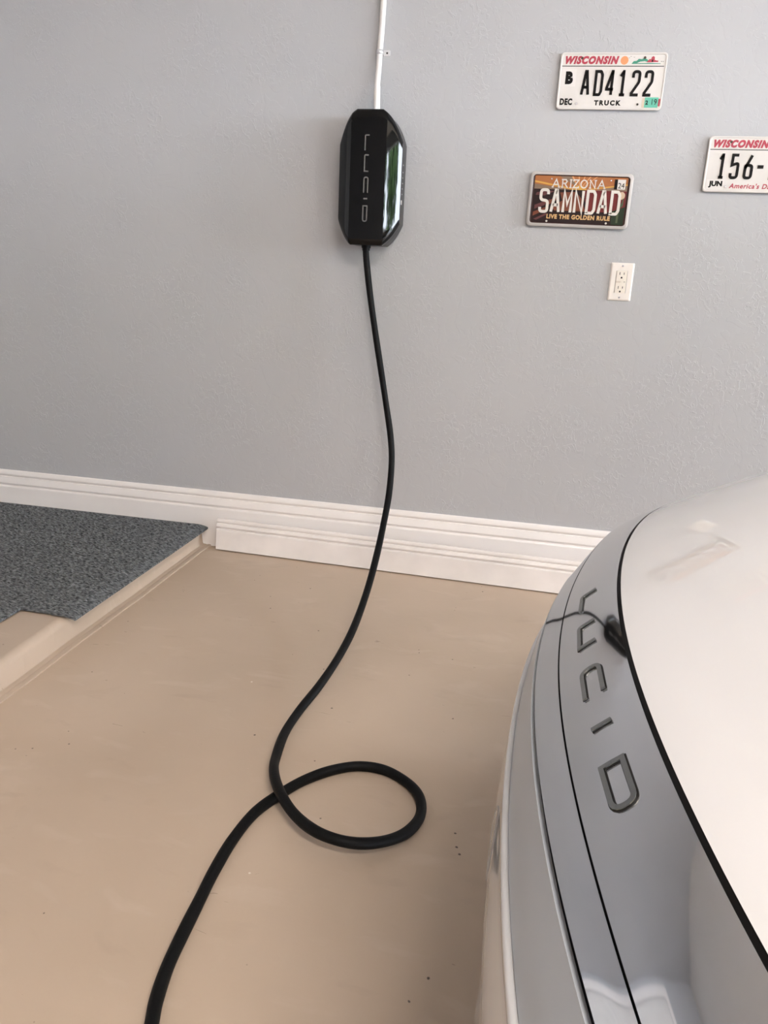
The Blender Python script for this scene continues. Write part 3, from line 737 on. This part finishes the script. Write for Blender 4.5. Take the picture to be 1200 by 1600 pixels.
# ------------------------------------------------------------------ outlet
def outlet():
    ot = thing('wall_outlet', 'off-white duplex wall outlet with screwed cover plate', 'outlet', (.6424, 0, 1.0372))
    rings = []
    for (w_, h_, y, r) in ((.0705, .1145, 0, .003), (.0705, .1145, -.0025, .003), (.0690, .1130, -.0040, .003), (.0620, .1060, -.0062, .002), (.0345, .0675, -.0064, .0015)):
        rings.append([(px, y, pz) for px, pz in round_rect(w_, h_, r, 4)])
    n = len(rings[0]); f = [(a*n+j, a*n+(j+1) % n, (a+1)*n+(j+1) % n, (a+1)*n+j) for a in range(len(rings)-1) for j in range(n)]
    mesh_obj('cover_plate', [p for r_ in rings for p in r_], f, M_OUTLET, ot, True, 15)
    bevel(MB().box((-.0165, -.0060, -.033), (.0165, -.001, .033)).build('receptacle', M_RECEPT, ot), .001)
    for s in (1, -1):
        z = .0185*s+(.002 if s > 0 else -.003)
        MB().box((-.0155, -.0072, z-.013), (.0155, -.0055, z+.013)).build('socket_face', M_RECEPT, ot)
        for x, hh in ((-.0064, .0042), (.0064, .0035)):
            MB().box((x-.0010, -.0074, z+.0015-hh+.003), (x+.0010, -.0070, z+.0015+hh+.003)).build('slot', M_DARK, ot)
        mb = MB().cyl((0, -.0069, z-.0075), (0, -1, 0), .0026, .0005, 14); mb.box((-.0026, -.0074, z-.0103), (.0026, -.0069, z-.0075)); mb.build('ground_slot', M_DARK, ot)
    bevel(MB().box((-.0155, -.0070, -.0030), (-.001, -.0055, .0028)).build('test_button', mat('tan button', (.72, .63, .54), .4), ot), .0005)
    bevel(MB().box((.001, -.0070, -.0030), (.0155, -.0055, .0028)).build('reset_button', M_RECEPT, ot), .0005)
    MB().box((.008, -.0073, -.0007), (.012, -.0069, .0007)).build('button_mark', M_DARK, ot)
    for z in (.0475, -.0475):
        MB().cyl((0, -.0058, z), (0, -1, 0), .0034, .0014, 16, .0028).build('screw', M_STEEL, ot, True, 40)
        MB().box((-.0026, -.0075, z-.0004), (.0026, -.0071, z+.0004)).build('screw_slot', M_DARK, ot)
outlet()

# ------------------------------------------------------------------ car (nose points to -X, centre line at Y = YC)
YC = -2.03
def pchip(x, xp, fp):
    xp, fp = np.asarray(xp, float), np.asarray(fp, float); h = np.diff(xp); d = np.diff(fp)/h
    m_ = np.zeros_like(fp); m_[0], m_[-1] = d[0], d[-1]
    for i in range(1, len(xp)-1):
        if d[i-1]*d[i] > 0:
            w1, w2 = 2*h[i]+h[i-1], h[i]+2*h[i-1]; m_[i] = (w1+w2)/(w1/d[i-1]+w2/d[i])
    x = np.clip(x, xp[0], xp[-1]); i = np.clip(np.searchsorted(xp, x)-1, 0, len(h)-1)
    t = (x-xp[i])/h[i]
    return (1+2*t)*(1-t)**2*fp[i]+t*(1-t)**2*h[i]*m_[i]+t*t*(3-2*t)*fp[i+1]+t*t*(t-1)*h[i]*m_[i+1]
def xoff(t, X):
    a = np.abs(t); u = np.asarray(X)-.44
    k = pchip(u, [-.05, 0, .0137, .0331, .082, .18, .5, 1.4], [.235, .235, .367, .36, .337, .335, .30, .20])
    k4 = pchip(u, [-.05, 0, .0137, .0331, .082, .18, .5], [.30, .30, 0, -.22, .08, 0, 0])
    k4 = k4*np.where(a < .5, 1, (.5/np.maximum(a, .5))**4)
    return k*a**2+k4*a**4+(.30*np.clip(1-(u-.1)/1.2, 0, 1))*(a/.9)**9
def drop(t, X):
    a = np.abs(t); return .06*a**2+.05*a**4+.10*(a/.95)**10
def CP(X, z, t):
    X, z, t = np.broadcast_arrays(np.asarray(X, float), np.asarray(z, float), np.asarray(t, float))
    return np.stack([X+xoff(t, X), YC+t, z-drop(t, X)], -1)
HOODX = np.array([.522, .57, .62, .70, .80, .90, 1.0, 1.2, 1.5, 1.75]); HOODZ = np.array([.7298, .753, .776, .810, .848, .880, .907, .951, 1.000, 1.030])
PANX = np.array([.4537, .463, .4731, .487, .50, .508, .515, .522]); PANZ = np.array([.667, .6764, .686, .7012, .7138, .7204, .7254, .7298])
def zc(X):
    xs = np.concatenate([PANX, HOODX[1:]]); zs = np.concatenate([PANZ, HOODZ[1:]]); return pchip(np.asarray(X, float), xs, zs)
car = thing('car', 'white car with a polished grey nose panel and raised letters, parked at the right', 'car', (0, 0, 0))
def normals(P):
    du = np.gradient(P, axis=0); dv = np.gradient(P, axis=1); n_ = np.cross(du, dv); n_ /= np.linalg.norm(n_, axis=2)[..., None]+1e-12
    return n_
def surf(name, Xs, Zs, ts, m, thick=.0, lip=.0, parent=car):
    """lofted panel over profile points (Xs, Zs) and lateral stations ts, with a rolled edge lip of depth `lip`"""
    P = CP(Xs[:, None], Zs[:, None], ts[None, :])
    n_ = normals(P)
    sgn = 1 if n_[n_.shape[0]//2, n_.shape[1]//2][2]-n_[n_.shape[0]//2, n_.shape[1]//2][0] > 0 else -1
    n_ *= sgn
    mb = MB().grid(P, flip=sgn < 0)
    if lip:
        ring = np.concatenate([P[0, :], P[1:, -1], P[-1, -2::-1], P[-2:0:-1, 0]]); nn = np.concatenate([n_[0, :], n_[1:, -1], n_[-1, -2::-1], n_[-2:0:-1, 0]])
        c = P.reshape(-1, 3).mean(0)
        R = np.stack([ring, ring-nn*lip*.35, ring-nn*lip])
        mb.grid(R.transpose(1, 0, 2), closed_u=True, flip=sgn > 0)
    o = mb.build(name, m, parent, True, 50)
    return o
def dense(xa, xb, n): return np.linspace(xa, xb, n)
tH = np.linspace(-.70, .70, 121)
xs = np.concatenate([np.linspace(.5242, .60, 16), np.linspace(.61, .9, 24), np.linspace(.92, 1.75, 30)])
surf('hood', xs, zc(xs), tH, M_CARWHITE, lip=.014)
# grey nose panels, upper (letters) and lower, split by a fine seam
tN = np.linspace(-.80, .80, 161)
xs = np.linspace(.4737, .5207, 26); surf('nose_panel', xs, zc(xs), tN, M_CARGREY, lip=.006)
xs = np.linspace(.4548, .4725, 12); surf('nose_panel', xs, zc(xs), tN, M_CARGREY, lip=.006)
# dark seal lying below the seams
xs = np.linspace(.4640, .535, 24); P = CP(xs[:, None], zc(xs)[:, None]-.0075, tN[None, :]); P[..., 0] += .001
MB().grid(P, flip=True).build('seam_seal', M_GAP, car, True)
# light strip between the groove and the bumper lip, slightly hollow
CX = np.array([.4522, .4505, .4488, .4472, .4456, .4442, .4430, .4420, .4414]); CZ = np.array([.6612, .6520, .6430, .6330, .6230, .6130, .6040, .5975, .5930])
surf('light_strip', CX, CZ, tN, M_CARLENS, lip=.004)
GX = np.array([.4565, .4580, .4570, .4540, .4518]); GZ = np.array([.6685, .6630, .6570, .6550, .6570])
P = CP(GX[:, None], GZ[:, None], tN[None, :]); MB().grid(P).build('groove_seal', M_GAP, car, True)
# white bumper: lip, bulge, recess, lower blade
BX = np.array([.4440, .4412, .4385, .4366, .4358, .4362, .4362, .4352, .4332, .4312, .4300, .4297, .4303, .4322, .4345, .4362, .4370, .4355, .4330, .4312, .4306, .4312, .4350, .450, .50, .60])
BZ = np.array([.5890, .5918, .5922, .5908, .5880, .5845, .5780, .5680, .5500, .5300, .5100, .4900, .4700, .4400, .4100, .3850, .3500, .3200, .2900, .2600, .2300, .2000, .1750, .165, .160, .158])
tB = np.linspace(-.90, .90, 161)
surf('bumper', BX, BZ, tB, M_CARWHITE)
# oval tow-hook cover on the bumper
def on_bumper(z, t, off): return CP(np.interp(-z, -BZ[4:], BX[4:])-off, z, t)
el = [(.520+.036*math.sin(a), -.022+.024*math.cos(a)) for a in np.linspace(0, 2*math.pi, 49)]
cv = [on_bumper(.520, -.022, .0006)]+[on_bumper(z, t, .0005) for z, t in el[:-1]]
cov = mesh_obj('tow_cover', cv, [(0, 1+(k+1) % 48, 1+k) for k in range(48)], M_CARWHITE, car, True)
v, f = tube_mesh(np.array([on_bumper(z, t, .0003) for z, t in el]), .0006, 8, False); mesh_obj('cover_seam', v, f, mat('grey seam', (.45, .42, .40), .5), cov, True)
# raised wordmark, letters standing on the panel: letter-right = -Y, letter-up = towards the hood
arcx = np.linspace(.4731, .522, 400); arcz = zc(arcx); arc = np.concatenate([[0], np.cumsum(np.hypot(np.diff(arcx), np.diff(arcz)))])
def on_panel(a, t, off):
    X = np.interp(a, arc, arcx); e = 1e-3
    p = CP(X, zc(X), t); d1 = CP(X+e, zc(X+e), t)-CP(X-e, zc(X-e), t); d2 = CP(X, zc(X), t+e)-CP(X, zc(X), t-e)
    n_ = np.cross(d1, d2); n_ /= np.linalg.norm(n_); n_ = n_ if n_[2] > 0 else -n_
    return p+n_*off
for gl, t0, wd in (('wL', .1432, .040), ('wU', .0615, .044), ('wC', -.0285, .042), ('wI', -.1131, .001), ('wD', -.1585, .042)):
    g = glyph_mesh(gl, wd, .0165, .0038, .0019, MB(), 0, 0, 0, 0, .001)
    # subdivide is unnecessary: letters are short, the panel is nearly flat across one letter
    v = [on_panel(.0245+p[2], t0-p[0], -p[1]) for p in g.v]
    o = MB().add(v, [tuple(reversed(q)) for q in g.f]).build('letter', M_LETTER, car)
    g = glyph_mesh(gl, wd, .0165, .0054, .0004, MB(), 0, 0, 0, 0, .001)
    MB().add([on_panel(.0245+p[2], t0-p[0], -p[1]) for p in g.v], [tuple(reversed(q)) for q in g.f]).build('letter_seat', M_GAP, o)
# fenders, flanks, cabin (mostly beyond the frame)
for s in (1, -1):
    xs = np.concatenate([np.linspace(.5255, .9, 30), np.linspace(.93, 1.9, 30)])
    ts = s*np.linspace(.704, .935, 20)
    ZZ = pchip(np.minimum(xs, 1.75), np.concatenate([PANX, HOODX[1:]]), np.concatenate([PANZ, HOODZ[1:]]))
    P = CP(xs[:, None], ZZ[:, None], ts[None, :])
    MB().grid(P, flip=(s > 0)).build('fender', M_CARWHITE, car, True, 60)
    # side panel falling from the fender edge to the sill, cut by the wheel arch
    top = P[:, -1]; Xf = top[:, 0]
    xx = np.concatenate([np.linspace(Xf[0], 2.0, 60), np.linspace(2.05, 4.2, 40), np.linspace(4.22, 5.35, 50)])
    zt = np.where(xx < top[-1, 0], np.interp(xx, Xf, top[:, 2]), np.interp(xx, [top[-1, 0], 3.0, 4.6, 5.35], [top[-1, 2], .93, .95, .93]))
    def archz(x, c, r=.37): d = r*r-(x-c)**2; return .36+math.sqrt(d) if d > 0 else 0
    zb = np.array([max(.24, archz(x, 1.36), archz(x, 4.42)) for x in xx])
    yt = np.where(xx < top[-1, 0], .935, .945)
    P2 = []
    for x, a, b, y in zip(xx, zt, zb, yt):
        col = []
        for k in range(9):
            q = k/8; z = a+(b-a)*q; col.append((x, YC+s*(y+.03*math.sin(math.pi*min(1, q*1.1))*.9), z))
        P2.append(col)
    MB().grid(np.array(P2), flip=(s < 0)).build('side_panel', M_CARWHITE, car, True, 60)
    for c in (1.36, 4.42):
        wv, wf = [], []
        R = [(.20, -.02), (.335, -.02), (.36, .0), (.365, .06), (.365, .18), (.36, .24), (.335, .255), (.20, .255)]
        for k in range(48):
            a = 2*math.pi*k/48
            for (r, d) in R: wv.append((c+r*math.cos(a), YC+s*(.93-d), .366+r*math.sin(a)))
        nR = len(R)
        for k in range(48):
            for j in range(nR-1): wf.append((k*nR+j, ((k+1) % 48)*nR+j, ((k+1) % 48)*nR+j+1, k*nR+j+1))
        wh = mesh_obj('tyre', wv, wf, M_TYRE, car, True, 40)
        rim = MB().cyl((c, YC+s*.80, .366), (0, s, 0), .25, .10, 40)
        for k in range(10):
            a = 2*math.pi*k/10; d = np.array([math.cos(a), 0, math.sin(a)]); q = np.array([-d[2], 0, d[0]])*.022; c0 = np.array([c, YC+s*.90, .366])
            mbv = [c0+d*.03-q, c0+d*.235-q, c0+d*.235+q, c0+d*.03+q]; mbv += [p+np.array([0, s*.03, 0]) for p in mbv]
            rim.add(mbv, [(0, 1, 2, 3), (7, 6, 5, 4), (0, 4, 5, 1), (1, 5, 6, 2), (2, 6, 7, 3), (3, 7, 4, 0)])
        rim.build('wheel_rim', M_STEEL, wh)
def cabin(stations, ts, name, m):
    P = []
    for (x, z, hw, crown) in stations: P.append([(x, YC+t*hw, z-crown*abs(t)**2.2) for t in ts])
    return MB().grid(np.array(P), flip=True).build(name, m, car, True, 60)
tt = np.linspace(-1, 1, 25)
cabin([(1.72, 1.030, .78, .10), (2.1, 1.175, .74, .08), (2.45, 1.295, .69, .06), (2.75, 1.365, .64, .05)], tt, 'windshield', M_GLASS)
cabin([(2.75, 1.366, .64, .05), (3.2, 1.41, .62, .05), (3.7, 1.385, .60, .05)], tt, 'roof', M_GLASS)
cabin([(3.7, 1.385, .60, .05), (4.2, 1.29, .62, .06), (4.75, 1.10, .66, .07)], tt, 'rear_window', M_GLASS)
cabin([(4.75, 1.10, .66, .07), (5.1, 1.06, .84, .09), (5.35, 1.04, .90, .12)], tt, 'boot_lid', M_CARWHITE)
for s in (1, -1):
    P = []
    for x in np.linspace(1.72, 5.1, 40):
        zt_ = float(np.interp(x, [1.72, 2.1, 2.45, 2.75, 3.2, 3.7, 4.2, 4.75, 5.1], [.93, 1.095, 1.235, 1.315, 1.36, 1.335, 1.23, 1.03, .97])); hw_ = float(np.interp(x, [1.72, 2.1, 2.45, 2.75, 3.2, 3.7, 4.2, 4.75, 5.1], [.78, .74, .69, .64, .62, .60, .62, .66, .84]))
        P.append([(x, YC+s*hw_, zt_), (x, YC+s*(hw_*.4+.93*.6), zt_*.5+.46), (x, YC+s*.945, .90)])
    MB().grid(np.array(P), flip=(s > 0)).build('side_window', M_GLASS, car, True, 60)
P = [[(5.35+.06*math.sin(math.pi*q), YC+t*.935, .93-.69*q) for t in np.linspace(-1, 1, 21)] for q in np.linspace(0, 1, 9)]
MB().grid(np.array(P), flip=False).build('rear_bumper', M_CARWHITE, car, True, 60)
MB().box((.60, YC-.80, .20), (5.2, YC+.80, .26)).build('underbody', M_GAP, car)

# ------------------------------------------------------------------ outside the open door
M_DRIVE = mat('pale driveway concrete', (.20, .19, .175), .9, noise=(1.5, .1), bump=(30, .3))
boxobj('ground', (ROOM_X1+.3, -30, -.30), (60, 30, -.02), M_DRIVE, 'pale concrete driveway outside the open door', 'driveway')
M_LEAF = mat('tree leaves', (.10, .19, .05), .7, noise=(3, .4)); M_BARK = mat('tree bark', (.13, .09, .06), .9)
def tree(x, y, hgt, r, label):
    t_ = thing('shade_tree', label, 'tree', (x, y, -.02))
    v, f = tube_mesh([(0, 0, -.05), (.05, .03, hgt*.3), (0, .05, hgt*.6)], [.16, .12, .06], 10); mesh_obj('trunk', v, f, M_BARK, t_, True)
    n_ = 1600; d = rng.normal(size=(n_, 3)); d /= np.linalg.norm(d, axis=1)[:, None]; c = d*(rng.random(n_)[:, None]**.4)*np.array([r, r, r*.85])+np.array([0, 0, hgt*.68])
    mb_v = []; mb_f = []
    for k in range(n_):
        a = rng.normal(size=3); a /= np.linalg.norm(a); b = np.cross(a, d[k]); b /= np.linalg.norm(b)+1e-9; s_ = .16+.10*rng.random()
        q = len(mb_v); mb_v += [c[k]-a*s_, c[k]+b*s_*.6, c[k]+a*s_, c[k]-b*s_*.6]; mb_f.append((q, q+1, q+2, q+3))
    o = mesh_obj('foliage', mb_v, mb_f, M_LEAF, t_); o['kind'] = 'stuff'
tree(16, -7.0, 5.2, 2.0, 'leafy green tree beyond the driveway')
tree(19, -1.5, 5.8, 2.4, 'broad green tree facing the door opening')
tree(13, -10.5, 5.0, 2.3, 'dense green tree at the far corner of the driveway')
tree(14, 5.5, 4.6, 1.8, 'small green tree beside the house')
